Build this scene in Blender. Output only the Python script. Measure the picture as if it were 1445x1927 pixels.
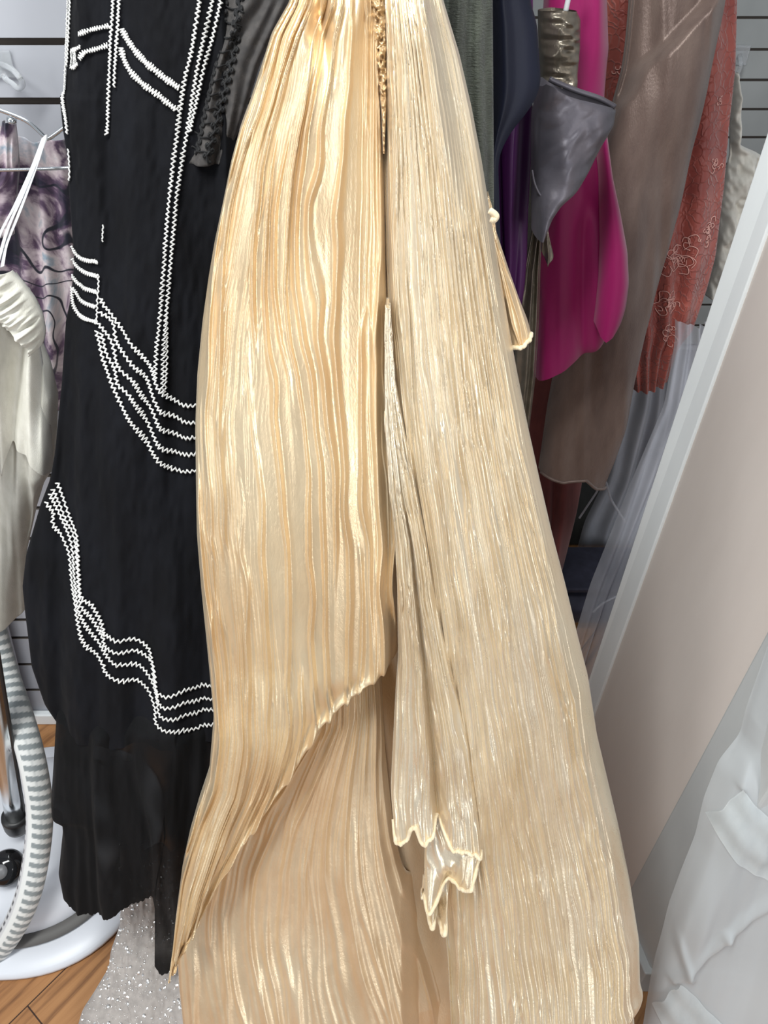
import bpy, math, random
import numpy as np

# ------------------------------------------------------------------ camera, light, exposure
scene = bpy.context.scene
for o in list(bpy.data.objects):
    bpy.data.objects.remove(o)
COL = scene.collection
W, H, F = 1445.0, 1927.0, 1391.0
PITCH = math.radians(38.0)
CAM = np.array([0.0, 0.0, 1.40])
CS, SN = math.cos(PITCH), math.sin(PITCH)

cam_data = bpy.data.cameras.new('camera')
cam_data.sensor_fit = 'VERTICAL'
cam_data.sensor_height = 36.0
cam_data.lens = F / H * 36.0
cam_data.clip_start = 0.02
cam = bpy.data.objects.new('camera', cam_data)
cam.location = CAM
cam.rotation_euler = (math.pi / 2 - PITCH, 0, 0)
COL.objects.link(cam)
scene.camera = cam

scene.view_settings.view_transform = 'Standard'
scene.view_settings.look = 'None'
scene.view_settings.gamma = 1.0
scene.view_settings.exposure = -0.08
scene.view_settings.use_curve_mapping = False

world = bpy.data.worlds.new('world')
scene.world = world
world.use_nodes = True
world.node_tree.nodes['Background'].inputs[0].default_value = (0.86, 0.92, 1.0, 1)
world.node_tree.nodes['Background'].inputs[1].default_value = 0.42


def area(name, loc, target, size, power, color=(1, 1, 1)):
    l = bpy.data.lights.new(name, 'AREA')
    l.shape = 'RECTANGLE'
    l.size, l.size_y = size
    l.energy = power
    l.color = color
    o = bpy.data.objects.new(name, l)
    o.location = loc
    d = np.array(target, float) - np.array(loc, float)
    from mathutils import Vector
    o.rotation_euler = Vector(d).to_track_quat('-Z', 'Y').to_euler()
    COL.objects.link(o)
    return o


# ceiling strip lights of the shop
area('ceiling_light', (-0.55, -0.1, 2.5), (-0.1, 0.25, 0), (0.3, 1.3), 44, (0.98, 1.0, 0.98))
# added fill lights, no windows seen: they streak the pleats and brighten the partition
area('sheen_fill', (-2.0, -0.9, 1.4), (0.1, 0.6, 0.8), (0.45, 1.9), 14, (0.97, 0.99, 1.0))
area('sheen_fill', (1.5, -1.7, 1.4), (0.1, 0.6, 0.8), (0.45, 1.9), 31, (0.97, 0.99, 1.0))

# ------------------------------------------------------------------ helpers
RNG = np.random.default_rng(7)


def ray_pt(px, py, D):
    """world point seen at photo pixel (px, py) standing D metres in front of the viewer"""
    px, py, D = np.broadcast_arrays(np.asarray(px, float), np.asarray(py, float), np.asarray(D, float))
    a = (px - W / 2) / F
    b = (py - H / 2) / F
    dy = CS - b * SN
    t = D / dy
    return np.stack([CAM[0] + t * a, CAM[1] + t * dy, CAM[2] + t * (-SN - b * CS)], axis=-1)


def itp(pts, y):
    p = np.array(sorted(pts), float)
    return np.interp(y, p[:, 0], p[:, 1])


def smooth_itp(pts, y, s=14.0):
    k = np.linspace(-1, 1, 7)
    return sum(itp(pts, y + s * d) for d in k) / len(k)


_grids = {}


def noise2(x, y, seed=0):
    """smooth value noise in -1..1"""
    if seed not in _grids:
        _grids[seed] = np.random.default_rng(1000 + seed).uniform(-1, 1, (256, 256))
    g = _grids[seed]
    x = np.asarray(x, float); y = np.asarray(y, float)
    xi = np.floor(x).astype(int); yi = np.floor(y).astype(int)
    fx = x - xi; fy = y - yi
    fx = fx * fx * (3 - 2 * fx); fy = fy * fy * (3 - 2 * fy)
    a = g[xi % 256, yi % 256]; b = g[(xi + 1) % 256, yi % 256]
    c = g[xi % 256, (yi + 1) % 256]; d = g[(xi + 1) % 256, (yi + 1) % 256]
    return (a * (1 - fx) + b * fx) * (1 - fy) + (c * (1 - fx) + d * fx) * fy


def sstep(a, b, x):
    t = np.clip((np.asarray(x, float) - a) / (b - a), 0, 1)
    return t * t * (3 - 2 * t)


def thing(name, label, cat, loc, group=None):
    o = bpy.data.objects.new(name, None)
    o.empty_display_size = 0.05
    o.location = tuple(float(c) for c in loc)
    o['label'] = label
    o['category'] = cat
    if group:
        o['group'] = group
    COL.objects.link(o)
    return o


def tag(o, label, cat, group=None):
    o['label'] = label
    o['category'] = cat
    if group:
        o['group'] = group
    return o


def root_loc(o):
    while o.parent:
        o = o.parent
    return np.array(o.location)


def mesh(name, verts, faces, mat, parent=None, smooth=True, colors=None):
    verts = np.asarray(verts, np.float32).reshape(-1, 3)
    if parent is not None:
        verts = verts - root_loc(parent).astype(np.float32)
    me = bpy.data.meshes.new(name)
    if isinstance(faces, np.ndarray):
        n = len(faces); k = faces.shape[1]
        me.vertices.add(len(verts))
        me.vertices.foreach_set('co', verts.ravel())
        me.loops.add(n * k)
        me.loops.foreach_set('vertex_index', faces.astype(np.int32).ravel())
        me.polygons.add(n)
        me.polygons.foreach_set('loop_start', np.arange(0, n * k, k, dtype=np.int32))
        me.polygons.foreach_set('loop_total', np.full(n, k, np.int32))
        me.update(calc_edges=True)
        me.validate()
    else:
        me.from_pydata([tuple(map(float, v)) for v in verts], [], [tuple(f) for f in faces])
    if smooth:
        me.polygons.foreach_set('use_smooth', np.ones(len(me.polygons), bool))
    if colors is not None:
        at = me.color_attributes.new('weave', 'FLOAT_COLOR', 'POINT')
        c = np.ones((len(verts), 4), np.float32); c[:, :3] = colors
        at.data.foreach_set('color', c.ravel())
    if mat is not None:
        me.materials.append(mat)
    o = bpy.data.objects.new(name, me)
    COL.objects.link(o)
    if parent is not None:
        o.parent = parent
    return o


def grid_faces(nv, nu, base=0, closed=False):
    i, j = np.meshgrid(np.arange(nv - 1), np.arange(nu if closed else nu - 1), indexing='ij')
    j2 = (j + 1) % nu
    f = np.stack([i * nu + j, i * nu + j2, (i + 1) * nu + j2, (i + 1) * nu + j], -1).reshape(-1, 4)
    return f + base


def tube(name, pts, rad, mat, parent=None, n=6, colorfun=None, cap=True):
    """swept tube along points; rad scalar or per point"""
    p = np.asarray(pts, float)
    r = np.broadcast_to(np.asarray(rad, float), (len(p),))
    t = np.gradient(p, axis=0)
    t /= np.linalg.norm(t, axis=1, keepdims=True) + 1e-12
    ref = np.array([0.13, -1.0, 0.21]); ref /= np.linalg.norm(ref)
    a = np.cross(t, ref); a /= np.linalg.norm(a, axis=1, keepdims=True) + 1e-9
    b = np.cross(t, a)
    ang = np.linspace(0, 2 * math.pi, n, endpoint=False)
    v = p[:, None, :] + r[:, None, None] * (a[:, None, :] * np.cos(ang)[None, :, None] + b[:, None, :] * np.sin(ang)[None, :, None])
    f = grid_faces(len(p), n, closed=True)
    vs = v.reshape(-1, 3)
    if cap:
        vs = np.vstack([vs, p[:1], p[-1:]])
        k = np.arange(n); m = len(p) * n
        c0 = np.stack([np.full(n, m), (k + 1) % n, k, k], -1)
        l = (len(p) - 1) * n
        c1 = np.stack([np.full(n, m + 1), l + k, l + (k + 1) % n, l + (k + 1) % n], -1)
        faces = [tuple(q) for q in f] + [tuple(q[:3]) for q in c0] + [tuple(q[:3]) for q in c1]
    else:
        faces = f
    cols = None
    if colorfun is not None:
        s = np.concatenate([[0], np.cumsum(np.linalg.norm(np.diff(p, axis=0), axis=1))])
        S, A = np.meshgrid(s, ang, indexing='ij')
        cols = colorfun(S, A).reshape(-1, 3)
        if cap:
            cols = np.vstack([cols, cols[:1], cols[-1:]])
    return mesh(name, vs, faces, mat, parent, colors=cols)


def spline(pts, n):
    """Catmull-Rom through points"""
    p = np.asarray(pts, float)
    p = np.vstack([2 * p[0] - p[1], p, 2 * p[-1] - p[-2]])
    seg = np.linalg.norm(np.diff(p[1:-1], axis=0), axis=1)
    s = np.concatenate([[0], np.cumsum(seg)])
    q = np.linspace(0, s[-1], n)
    k = np.clip(np.searchsorted(s, q, side='right') - 1, 0, len(seg) - 1)
    t = ((q - s[k]) / np.maximum(seg[k], 1e-9))[:, None]
    p0, p1, p2, p3 = p[k], p[k + 1], p[k + 2], p[k + 3]
    return 0.5 * ((2 * p1) + (-p0 + p2) * t + (2 * p0 - 5 * p1 + 4 * p2 - p3) * t ** 2 + (-p0 + 3 * p1 - 3 * p2 + p3) * t ** 3)


class Cloth:
    """a hanging piece of cloth between two outline curves, with folds"""

    def __init__(self, L, R, y0, y1, D, bulge=0.02, fold=None, bottom=None, top=None, sm=14.0, power=0.5):
        self.L, self.R, self.y0, self.y1, self.D = L, R, y0, y1, D
        self.bulge, self.fold, self.bottom, self.top, self.sm, self.power = bulge, fold, bottom, top, sm, power

    def sample(self, U, V):
        yb = self.y1 if self.bottom is None else itp(self.bottom, U)
        yt = self.y0 if self.top is None else itp(self.top, U)
        py = yt + (yb - yt) * V
        l = smooth_itp(self.L, py, self.sm); r = smooth_itp(self.R, py, self.sm)
        px = l + (r - l) * U
        return px, py

    def point(self, px, py, U=None, V=None, lift=0.0):
        if U is None:
            l = smooth_itp(self.L, py, self.sm); r = smooth_itp(self.R, py, self.sm)
            U = np.clip((px - l) / np.maximum(r - l, 1e-6), 0, 1)
        if V is None:
            V = (py - self.y0) / (self.y1 - self.y0)
        p = ray_pt(px, py, smooth_itp(self.D, py, 60))
        arch = np.clip(1 - (2 * U - 1) ** 2, 0, 1) ** self.power
        h = self.bulge * arch
        if self.fold is not None:
            h = h + self.fold(U, V, px, py)
        p[..., 1] -= h + lift
        return p

    def build(self, name, mat, parent=None, nu=120, nv=240, back=0.0, thick=0.0012):
        U, V = np.meshgrid(np.linspace(0, 1, nu), np.linspace(0, 1, nv))
        px, py = self.sample(U, V)
        p = self.point(px, py, U, V)
        f = grid_faces(nv, nu)
        vs = p.reshape(-1, 3)
        if back > 0:
            q = self.point(px, py, U, V)
            base = ray_pt(px, py, smooth_itp(self.D, py, 60))
            arch = np.clip(1 - (2 * U - 1) ** 2, 0, 1) ** 0.5
            q[..., 1] = np.maximum(base[..., 1] + back * arch, q[..., 1] + 0.0008)
            step_u = max(1, nu // 40); step_v = max(1, nv // 60)
            ui = np.unique(np.r_[np.arange(0, nu, step_u), nu - 1]); vi = np.unique(np.r_[np.arange(0, nv, step_v), nv - 1])
            qb = q[np.ix_(vi, ui)]
            fb = grid_faces(len(vi), len(ui), base=len(vs))[:, ::-1]
            vs = np.vstack([vs, qb.reshape(-1, 3)]); f = np.vstack([f, fb])
        o = mesh(name, vs, f, mat, parent)
        if back <= 0 and thick > 0:
            m = o.modifiers.new('cloth_thickness', 'SOLIDIFY')
            m.thickness = thick; m.offset = 1.0
        return o


def soft_folds(n, amp, seed, warp=0.5, vs=1.5):
    def fn(U, V, px, py):
        s = U * n + warp * noise2(U * 2 + 3, V * vs * 2, seed) + 0.4 * V * noise2(U * 3, V * 0.0 + 5, seed + 1)
        e = np.clip(4 * U * (1 - U), 0, 1) ** 0.5
        return amp * e * (np.sin(2 * math.pi * s) * 0.6 + noise2(s * 1.7, V * vs, seed + 2) * 0.8)
    return fn


def box(name, lo, hi, mat, parent=None, bevel=0.0):
    x0, y0, z0 = lo; x1, y1, z1 = hi
    v = [(x0, y0, z0), (x1, y0, z0), (x1, y1, z0), (x0, y1, z0), (x0, y0, z1), (x1, y0, z1), (x1, y1, z1), (x0, y1, z1)]
    f = [(0, 3, 2, 1), (4, 5, 6, 7), (0, 1, 5, 4), (1, 2, 6, 5), (2, 3, 7, 6), (3, 0, 4, 7)]
    o = mesh(name, v, f, mat, parent, smooth=False)
    if bevel:
        m = o.modifiers.new('bevel', 'BEVEL'); m.width = bevel; m.segments = 3
    return o


def prism(name, bottom, top, mat, parent=None, bevel=0.0):
    n = len(bottom)
    v = list(bottom) + list(top)
    f = [tuple(range(n))[::-1], tuple(range(n, 2 * n))] + [(i, (i + 1) % n, n + (i + 1) % n, n + i) for i in range(n)]
    o = mesh(name, v, f, mat, parent, smooth=False)
    if bevel:
        m = o.modifiers.new('bevel', 'BEVEL'); m.width = bevel; m.segments = 3
    return o


def lathe(name, prof, center, mat, parent=None, n=64, sq=2.0, tilt=None):
    """profile (r, z) turned about z; sq > 2 squares the plan"""
    ang = np.linspace(0, 2 * math.pi, n, endpoint=False)
    k = (np.abs(np.cos(ang)) ** sq + np.abs(np.sin(ang)) ** sq) ** (-1 / sq)
    prof = np.asarray(prof, float)
    v = np.stack([prof[:, :1] * (k * np.cos(ang))[None], prof[:, :1] * (k * np.sin(ang))[None], np.repeat(prof[:, 1:], n, 1)], -1)
    if tilt is not None:
        from mathutils import Euler
        m = np.array(Euler(tilt).to_matrix())
        v = v @ m.T
    v = v + np.asarray(center, float)
    return mesh(name, v.reshape(-1, 3), grid_faces(len(prof), n, closed=True), mat, parent)


# ------------------------------------------------------------------ materials
def lin(r, g, b):
    f = lambda c: (c / 255 / 12.92) if c / 255 <= 0.04045 else ((c / 255 + 0.055) / 1.055) ** 2.4
    return (f(r), f(g), f(b), 1.0)


class M:
    def __init__(self, name):
        self.m = bpy.data.materials.new(name)
        self.m.use_nodes = True
        self.nt = self.m.node_tree
        self.b = self.nt.nodes['Principled BSDF']

    def set(self, **k):
        for key, val in k.items():
            self.b.inputs[key.replace('_', ' ')].default_value = val
        return self

    def node(self, t, **k):
        n = self.nt.nodes.new(t)
        for key, val in k.items():
            setattr(n, key, val)
        return n

    def link(self, a, b):
        self.nt.links.new(a, b)

    def coords(self, scale=(1, 1, 1), rot=(0, 0, 0)):
        tc = self.node('ShaderNodeNewGeometry')
        mp = self.node('ShaderNodeMapping')
        mp.inputs['Scale'].default_value = scale
        mp.inputs['Rotation'].default_value = rot
        self.link(tc.outputs['Position'], mp.inputs['Vector'])
        return mp.outputs['Vector']

    def noise(self, vec, scale, detail=4, rough=0.55, dist=0.0):
        n = self.node('ShaderNodeTexNoise')
        n.inputs['Scale'].default_value = scale
        n.inputs['Detail'].default_value = detail
        n.inputs['Roughness'].default_value = rough
        n.inputs['Distortion'].default_value = dist
        self.link(vec, n.inputs['Vector'])
        return n.outputs['Fac']

    def ramp(self, fac, stops):
        r = self.node('ShaderNodeValToRGB')
        e = r.color_ramp.elements
        while len(e) < len(stops):
            e.new(0.5)
        for q, (pos, c) in zip(e, stops):
            q.position = pos; q.color = c
        self.link(fac, r.inputs['Fac'])
        return r.outputs['Color']

    def color(self, out):
        self.link(out, self.b.inputs['Base Color'])
        return self

    def bump(self, out, strength=0.3, dist=0.002):
        n = self.node('ShaderNodeBump')
        n.inputs['Strength'].default_value = strength
        n.inputs['Distance'].default_value = dist
        self.link(out, n.inputs['Height'])
        self.link(n.outputs['Normal'], self.b.inputs['Normal'])
        return self

    def seethrough(self, fac):
        """gauzy cloth: mixes in transparency (fac may be a socket)"""
        t = self.node('ShaderNodeBsdfTransparent')
        mx = self.node('ShaderNodeMixShader')
        out = self.nt.nodes['Material Output']
        self.link(self.b.outputs[0], mx.inputs[1]); self.link(t.outputs[0], mx.inputs[2])
        if isinstance(fac, float):
            mx.inputs[0].default_value = fac
        else:
            self.link(fac, mx.inputs[0])
        self.link(mx.outputs[0], out.inputs['Surface'])
        return self


def fabric(name, c1, c2, rough=0.7, sheen=0.2, scale=40, stretch=(1, 1, 0.25), weave=0.15, spec=0.3, metal=0.0, aniso=0.0):
    m = M(name)
    v = m.coords(stretch)
    m.color(m.ramp(m.noise(v, scale, 5), [(0.3, c1), (0.7, c2)]))
    m.set(Roughness=rough, Metallic=metal, Sheen_Weight=sheen, Specular_IOR_Level=spec, Anisotropic=aniso)
    m.bump(m.noise(m.coords((1, 1, 0.7)), 900, 3), weave, 0.0008)
    return m


def gold_fabric(name, c1, c2, rough=0.33):
    m = M(name)
    m.color(m.ramp(m.noise(m.coords((1, 1, 0.3)), 14, 3), [(0.35, c1), (0.65, c2)]))
    r = m.ramp(m.noise(m.coords((1, 1, 0.2)), 90, 4), [(0.3, (rough * 0.85,) * 3 + (1,)), (0.7, (rough * 1.3,) * 3 + (1,))])
    m.link(r, m.b.inputs['Roughness'])
    m.set(Metallic=0.62, Specular_IOR_Level=1.0, Sheen_Weight=0.25, Sheen_Roughness=0.3)
    m.b.inputs['Sheen Tint'].default_value = (1.0, 0.97, 0.88, 1)
    a = m.noise(m.coords((1, 1, 0.2)), 420, 4, 0.6)
    b = m.noise(m.coords((1, 1, 0.6)), 1500, 2, 0.6)
    ad = m.node('ShaderNodeMath', operation='MULTIPLY_ADD')
    m.link(b, ad.inputs[0]); ad.inputs[1].default_value = 0.14; m.link(a, ad.inputs[2])
    m.bump(ad.outputs[0], 0.4, 0.001)
    return m.m


GOLD = gold_fabric('champagne_crinkle_satin', lin(222, 195, 156), lin(235, 214, 178))
GOLD_SIDE = gold_fabric('champagne_crinkle_satin_pale', lin(224, 206, 176), lin(235, 221, 196), 0.3)
GOLD_LOW = gold_fabric('champagne_crinkle_satin_lining', lin(224, 200, 165), lin(234, 213, 180), 0.35)
GOLD_EDGE = fabric('champagne_overlocked_thread', lin(226, 205, 166), lin(240, 226, 196), 0.7, 0.4, 200).m
BLACK = fabric('black_cotton_voile', lin(11, 11, 14), lin(19, 20, 25), 0.85, 0.02, 25, (1, 1, 0.3), 0.25, 0.15)
BLACK_M = BLACK.m
bs = fabric('black_sheer_voile', lin(11, 11, 12), lin(22, 22, 24), 0.85, 0.02, 25, (1, 1, 0.3), 0.2, 0.15)
bs.seethrough(bs.ramp(bs.noise(bs.coords((1, 1, 0.35)), 9, 2), [(0.5, (0.03,) * 3 + (1,)), (0.6, (0.3,) * 3 + (1,))]))
BLACK_SHEER = bs.m
bl = fabric('black_mesh_lace', lin(62, 60, 60), lin(92, 88, 86), 0.7, 0.1, 120, (1, 1, 1), 0.3, 0.3)
bl.seethrough(0.25)
LACE_MESH = bl.m
BLACK_CORD = fabric('black_cord', lin(14, 14, 16), lin(24, 24, 26), 0.6, 0.1).m
SILVER_THREAD = fabric('silver_white_thread', lin(214, 214, 210), lin(240, 240, 238), 0.45, 0.3, 300, (1, 1, 1), 0.3, 0.6).m

WHITE_PAINT = M('white_gloss_paint')
WHITE_PAINT.color(WHITE_PAINT.ramp(WHITE_PAINT.noise(WHITE_PAINT.coords((1, 1, 0.3)), 12, 4), [(0.3, lin(228, 233, 235)), (0.7, lin(240, 244, 245))])).set(Roughness=0.45)
GREIGE = M('warm_grey_wall_paint')
GREIGE.color(GREIGE.ramp(GREIGE.noise(GREIGE.coords((1, 1, 0.35)), 5, 5), [(0.3, lin(212, 202, 195)), (0.7, lin(224, 215, 208))])).set(Roughness=0.6)
GREIGE.bump(GREIGE.noise(GREIGE.coords(), 180, 3), 0.08, 0.001)
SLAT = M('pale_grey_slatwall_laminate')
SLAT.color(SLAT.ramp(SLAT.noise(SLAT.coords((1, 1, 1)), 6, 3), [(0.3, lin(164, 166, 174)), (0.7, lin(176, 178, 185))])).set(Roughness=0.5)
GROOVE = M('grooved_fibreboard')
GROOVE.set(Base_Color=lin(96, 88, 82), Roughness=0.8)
SLAT_SHADE = M('shaded_slatwall_laminate')  # darker copy of the same laminate: alcove shade put into the colour
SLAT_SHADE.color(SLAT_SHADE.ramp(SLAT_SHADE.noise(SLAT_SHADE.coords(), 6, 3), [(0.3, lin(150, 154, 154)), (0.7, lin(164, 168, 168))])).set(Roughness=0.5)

# laminate floor boards
FL = M('oak_laminate_boards')
fv = FL.coords((1, 1, 1), (0, 0, math.radians(-52)))
br = FL.node('ShaderNodeTexBrick')
br.inputs['Scale'].default_value = 1.0
br.inputs['Brick Width'].default_value = 1.1
br.inputs['Row Height'].default_value = 0.125
br.inputs['Mortar Size'].default_value = 0.0012
br.inputs['Color1'].default_value = lin(188, 144, 100)
br.inputs['Color2'].default_value = lin(172, 128, 86)
br.inputs['Mortar'].default_value = lin(62, 40, 26)
br.offset = 0.37
FL.link(fv, br.inputs['Vector'])
mp = FL.node('ShaderNodeMapping'); mp.inputs['Scale'].default_value = (1.2, 14, 1)
FL.link(fv, mp.inputs['Vector'])
grain = FL.ramp(FL.noise(mp.outputs['Vector'], 4, 6, 0.6, 0.6), [(0.34, lin(140, 112, 92)), (0.5, lin(232, 215, 196)), (0.7, lin(255, 245, 232))])
mx = FL.node('ShaderNodeMix', data_type='RGBA', blend_type='MULTIPLY')
mx.inputs[0].default_value = 0.8
FL.link(br.outputs['Color'], mx.inputs[6]); FL.link(grain, mx.inputs[7])
FL.color(mx.outputs[2]).set(Roughness=0.4)

# ------------------------------------------------------------------ the setting
WALL_D, BACK_D = 1.03, 2.40


def structure(o, label=None):
    o['kind'] = 'structure'
    return o


structure(box('floor', (-2.2, -0.8, -0.05), (2.6, BACK_D + 0.1, 0.0), FL.m))


def slat_wall(name, x0, x1, y, grooves, zt, mat, gh=0.0075, depth=0.012):
    """slatwall panel facing -y: grooves are heights of slot centres"""
    prof = [(y, 0.0)]
    for g in sorted(grooves):
        prof += [(y, g - gh / 2), (y + 0.004, g - gh / 2 - 0.001), (y + depth, g - gh / 2 - 0.001), (y + depth, g + gh / 2), (y, g + gh / 2)]
    prof += [(y, zt), (y + 0.06, zt), (y + 0.06, 0.0)]
    n = len(prof)
    v = [(x0, a, b) for a, b in prof] + [(x1, a, b) for a, b in prof]
    f = [(i, (i + 1) % n, n + (i + 1) % n, n + i) for i in range(n)] + [tuple(range(n))[::-1], tuple(range(n, 2 * n))]
    o = mesh(name, v, f, mat, None, smooth=False)
    o.data.materials.append(GROOVE.m)
    k = 1
    for _ in grooves:
        for j in range(4):
            o.data.polygons[k + j].material_index = 1
        k += 5
    return structure(o)


ztop = float(ray_pt(60, 190, WALL_D)[2]); zt2 = float(ray_pt(60, 78, WALL_D)[2])
low = [float(ray_pt(70, y, WALL_D)[2]) for y in (1200, 1250, 1298, 1341)]
gl = [zt2 + (zt2 - ztop) * k for k in range(1, 12)] + [zt2, ztop] + low
z = ztop - 0.07
while z > low[0] + 0.05:
    gl.append(z); z -= 0.0705
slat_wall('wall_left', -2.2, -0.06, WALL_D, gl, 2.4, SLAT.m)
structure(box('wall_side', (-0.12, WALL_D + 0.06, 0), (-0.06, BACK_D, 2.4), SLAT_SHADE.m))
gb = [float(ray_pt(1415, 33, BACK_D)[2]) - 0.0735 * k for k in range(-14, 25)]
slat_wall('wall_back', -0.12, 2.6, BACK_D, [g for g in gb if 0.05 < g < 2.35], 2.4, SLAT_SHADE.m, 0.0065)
bb = structure(box('baseboard_left', (-2.2, WALL_D - 0.016, 0), (-0.06, WALL_D - 0.0005, 0.035), WHITE_PAINT.m, None, 0.004))


def up_line(bot_px, top_px, D):
    """a nearly upright edge through two photo points: returns floor point and point at z = 2.2"""
    a = ray_pt(bot_px[0], bot_px[1], D); b = ray_pt(top_px[0], top_px[1], D)
    d = (b - a) / (b[2] - a[2])
    return a + d * (0 - a[2]), a + d * (2.2 - a[2])


def off(p, dx, dy=0.0):
    return np.array([p[0] + dx, p[1] + dy, p[2]])


e0, e1 = up_line((1106, 1283), (1231, 900), 0.955)
t0, t1 = up_line((1142, 1283), (1280, 900), 0.912)
s0, s1 = up_line((1200, 1650), (1445, 1190), 0.60)
# partition: beige face, its far end cased with a white board
structure(prism('wall_right', [t0, s0, off(s0, 0.16), off(t0, 0.16)], [t1, s1, off(s1, 0.16), off(t1, 0.16)], GREIGE.m))
structure(prism('trim_1', [off(e0, 0), off(t0, -0.004), off(t0, 0.1), off(e0, 0.1)], [off(e1, 0), off(t1, -0.004), off(t1, 0.1), off(e1, 0.1)], WHITE_PAINT.m, None, 0.002))
p0, p1 = off(s0, -0.006, -0.004), off(s1, -0.006, -0.004)
q0, q1 = off(s0, 0.012, -0.11), off(s1, 0.012, -0.11)
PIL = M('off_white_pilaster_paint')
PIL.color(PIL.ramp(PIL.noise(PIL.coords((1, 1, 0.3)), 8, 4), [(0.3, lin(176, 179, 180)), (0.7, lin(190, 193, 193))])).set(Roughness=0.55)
structure(prism('trim_2', [p0, q0, off(q0, 0.2), off(p0, 0.2)], [p1, q1, off(q1, 0.2), off(p1, 0.2)], PIL.m, None, 0.004))
c0, c1 = off(p0, -0.008, 0.002), off(q0, -0.008, -0.008)
zb = np.array([0, 0, 0.075])
structure(prism('baseboard_right', [c0, c1, off(c1, 0.15), off(c0, 0.15)], [c0 + zb, c1 + zb, off(c1, 0.15) + zb, off(c0, 0.15) + zb], PIL.m, None, 0.003))

# ------------------------------------------------------------------ champagne dress
GD = [(-260, .80), (0, .745), (500, .695), (963, .625), (1250, .575), (1500, .512), (1700, .442), (1927, .348), (2000, .32)]


def gd(py):
    """depth of the champagne skirt, eased"""
    return smooth_itp(GD, py, 120)


def deep(py):
    return np.interp(py, [0, 963, 1927], [1.0, 1.25, 1.9])

gold = thing('pleated_dress', 'long champagne gold crinkle pleated satin dress hanging in front of all the other clothes', 'dress', (0.06, 0.45, 0.0))


def ridges(s, V, seed, width=0.2, vf=6.0, lo=-0.35, hi=0.35):
    """long crinkled pleats: one sharp crest per unit of s, fading in and out along V"""
    tot = 0
    for o in (-1, 0, 1):
        k = np.floor(s) + o
        jit = 0.34 * noise2(k * 7.13 + 0.5, V * vf * 1.5, seed + 3)
        f = s - (k + 0.5 + jit)
        a = sstep(lo, hi, noise2(k * 3.7 + 0.5, V * vf, seed) + 0.15)
        w = width * (1.0 + 0.4 * noise2(k * 5.1 + .5, V * vf, seed + 5))
        tot = np.maximum(tot, a * np.exp(-(f / w) ** 2))
    return tot


def edge_fade(U, e=0.05):
    return sstep(0, e, U) * sstep(0, e, 1 - U)


FLOW_R = [(-260, 700), (0, 714), (300, 722), (640, 730), (1000, 752), (1200, 752), (1300, 744), (1400, 706), (1500, 636), (1600, 560), (1700, 480), (1775, 430)]


def fold_left(U, V, px, py):
    lx = px - U * (smooth_itp(A_R, py, 8) - smooth_itp(A_L, py, 8))
    E = U
    U = (px - lx) / (smooth_itp(FLOW_R, py, 30) - lx)
    s = U * 15 + 1.6 * noise2(U * 2.2, V * 3.5, 11) + 0.22 * noise2(U * 9, V * 26, 12)
    h = 0.0064 * ridges(s, V, 20, 0.17, 6.0)
    s2 = U * 52 + 1.9 * noise2(U * 3.5, V * 4, 15) + 0.5 * noise2(U * 14, V * 30, 18)
    dense = 0.05 + 0.8 * sstep(0.38, 0.1, U) + 0.8 * sstep(0.6, 0.78, V + .25 * noise2(U * 3, V * 3, 19)) * sstep(.75, .5, U) + 0.6 * sstep(0.8, 0.95, U)
    h = h + 0.0017 * np.clip(dense, 0, 1) * ridges(s2, V, 30, 0.3, 9.0)
    # broad drape of the over-skirt
    h = h + 0.007 * noise2(U * 3.0 + 2, V * 2.2, 41) * edge_fade(E, .15)
    h = h + 0.012 * np.exp(-((E - 0.92) / 0.06) ** 2) * sstep(0.6, 0.75, V)
    # deep gathers at the top
    h = h + 0.010 * ridges(U * 6 + 0.8 * noise2(U * 2, V * 5, 47), V, 44, 0.28, 3) * sstep(0.22, 0.05, V)
    h = h - 0.022 * np.exp(-((px - 605 - 0.10 * py) / 18) ** 2) * sstep(180, 20, py)
    # the wrap edge rolls under
    roll = sstep(0.93, 1.0, E) * sstep(1180, 1260, py)
    return deep(py) * h * edge_fade(E, 0.03) * (1 - sstep(0.86, 0.98, E) * sstep(1150, 1260, py) * 0.7) - 0.014 * roll ** 2


A_L = [(-260, 572), (0, 546), (60, 512), (130, 490), (180, 474), (230, 455), (300, 436), (380, 420), (450, 405), (520, 393), (600, 382),
           (700, 372), (800, 368), (1000, 371), (1100, 379), (1200, 389), (1300, 399), (1340, 403), (1440, 395), (1500, 375), (1560, 358), (1620, 345), (1700, 335), (1775, 330)]
A_R = [(-260, 700), (0, 714), (150, 722), (300, 722), (500, 726), (640, 730), (800, 742), (1000, 752), (1215, 752), (1228, 742), (1245, 712), (1270, 676), (1310, 632),
           (1350, 604), (1400, 572), (1450, 535), (1500, 500), (1560, 458), (1620, 420), (1680, 388), (1740, 352), (1775, 336)]
A = Cloth(A_L, A_R, -260, 1772, GD, 0.045, fold_left, sm=8)
A.build('over_skirt', GOLD, gold, 420, 760, back=0.0, thick=0.0015)


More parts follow.
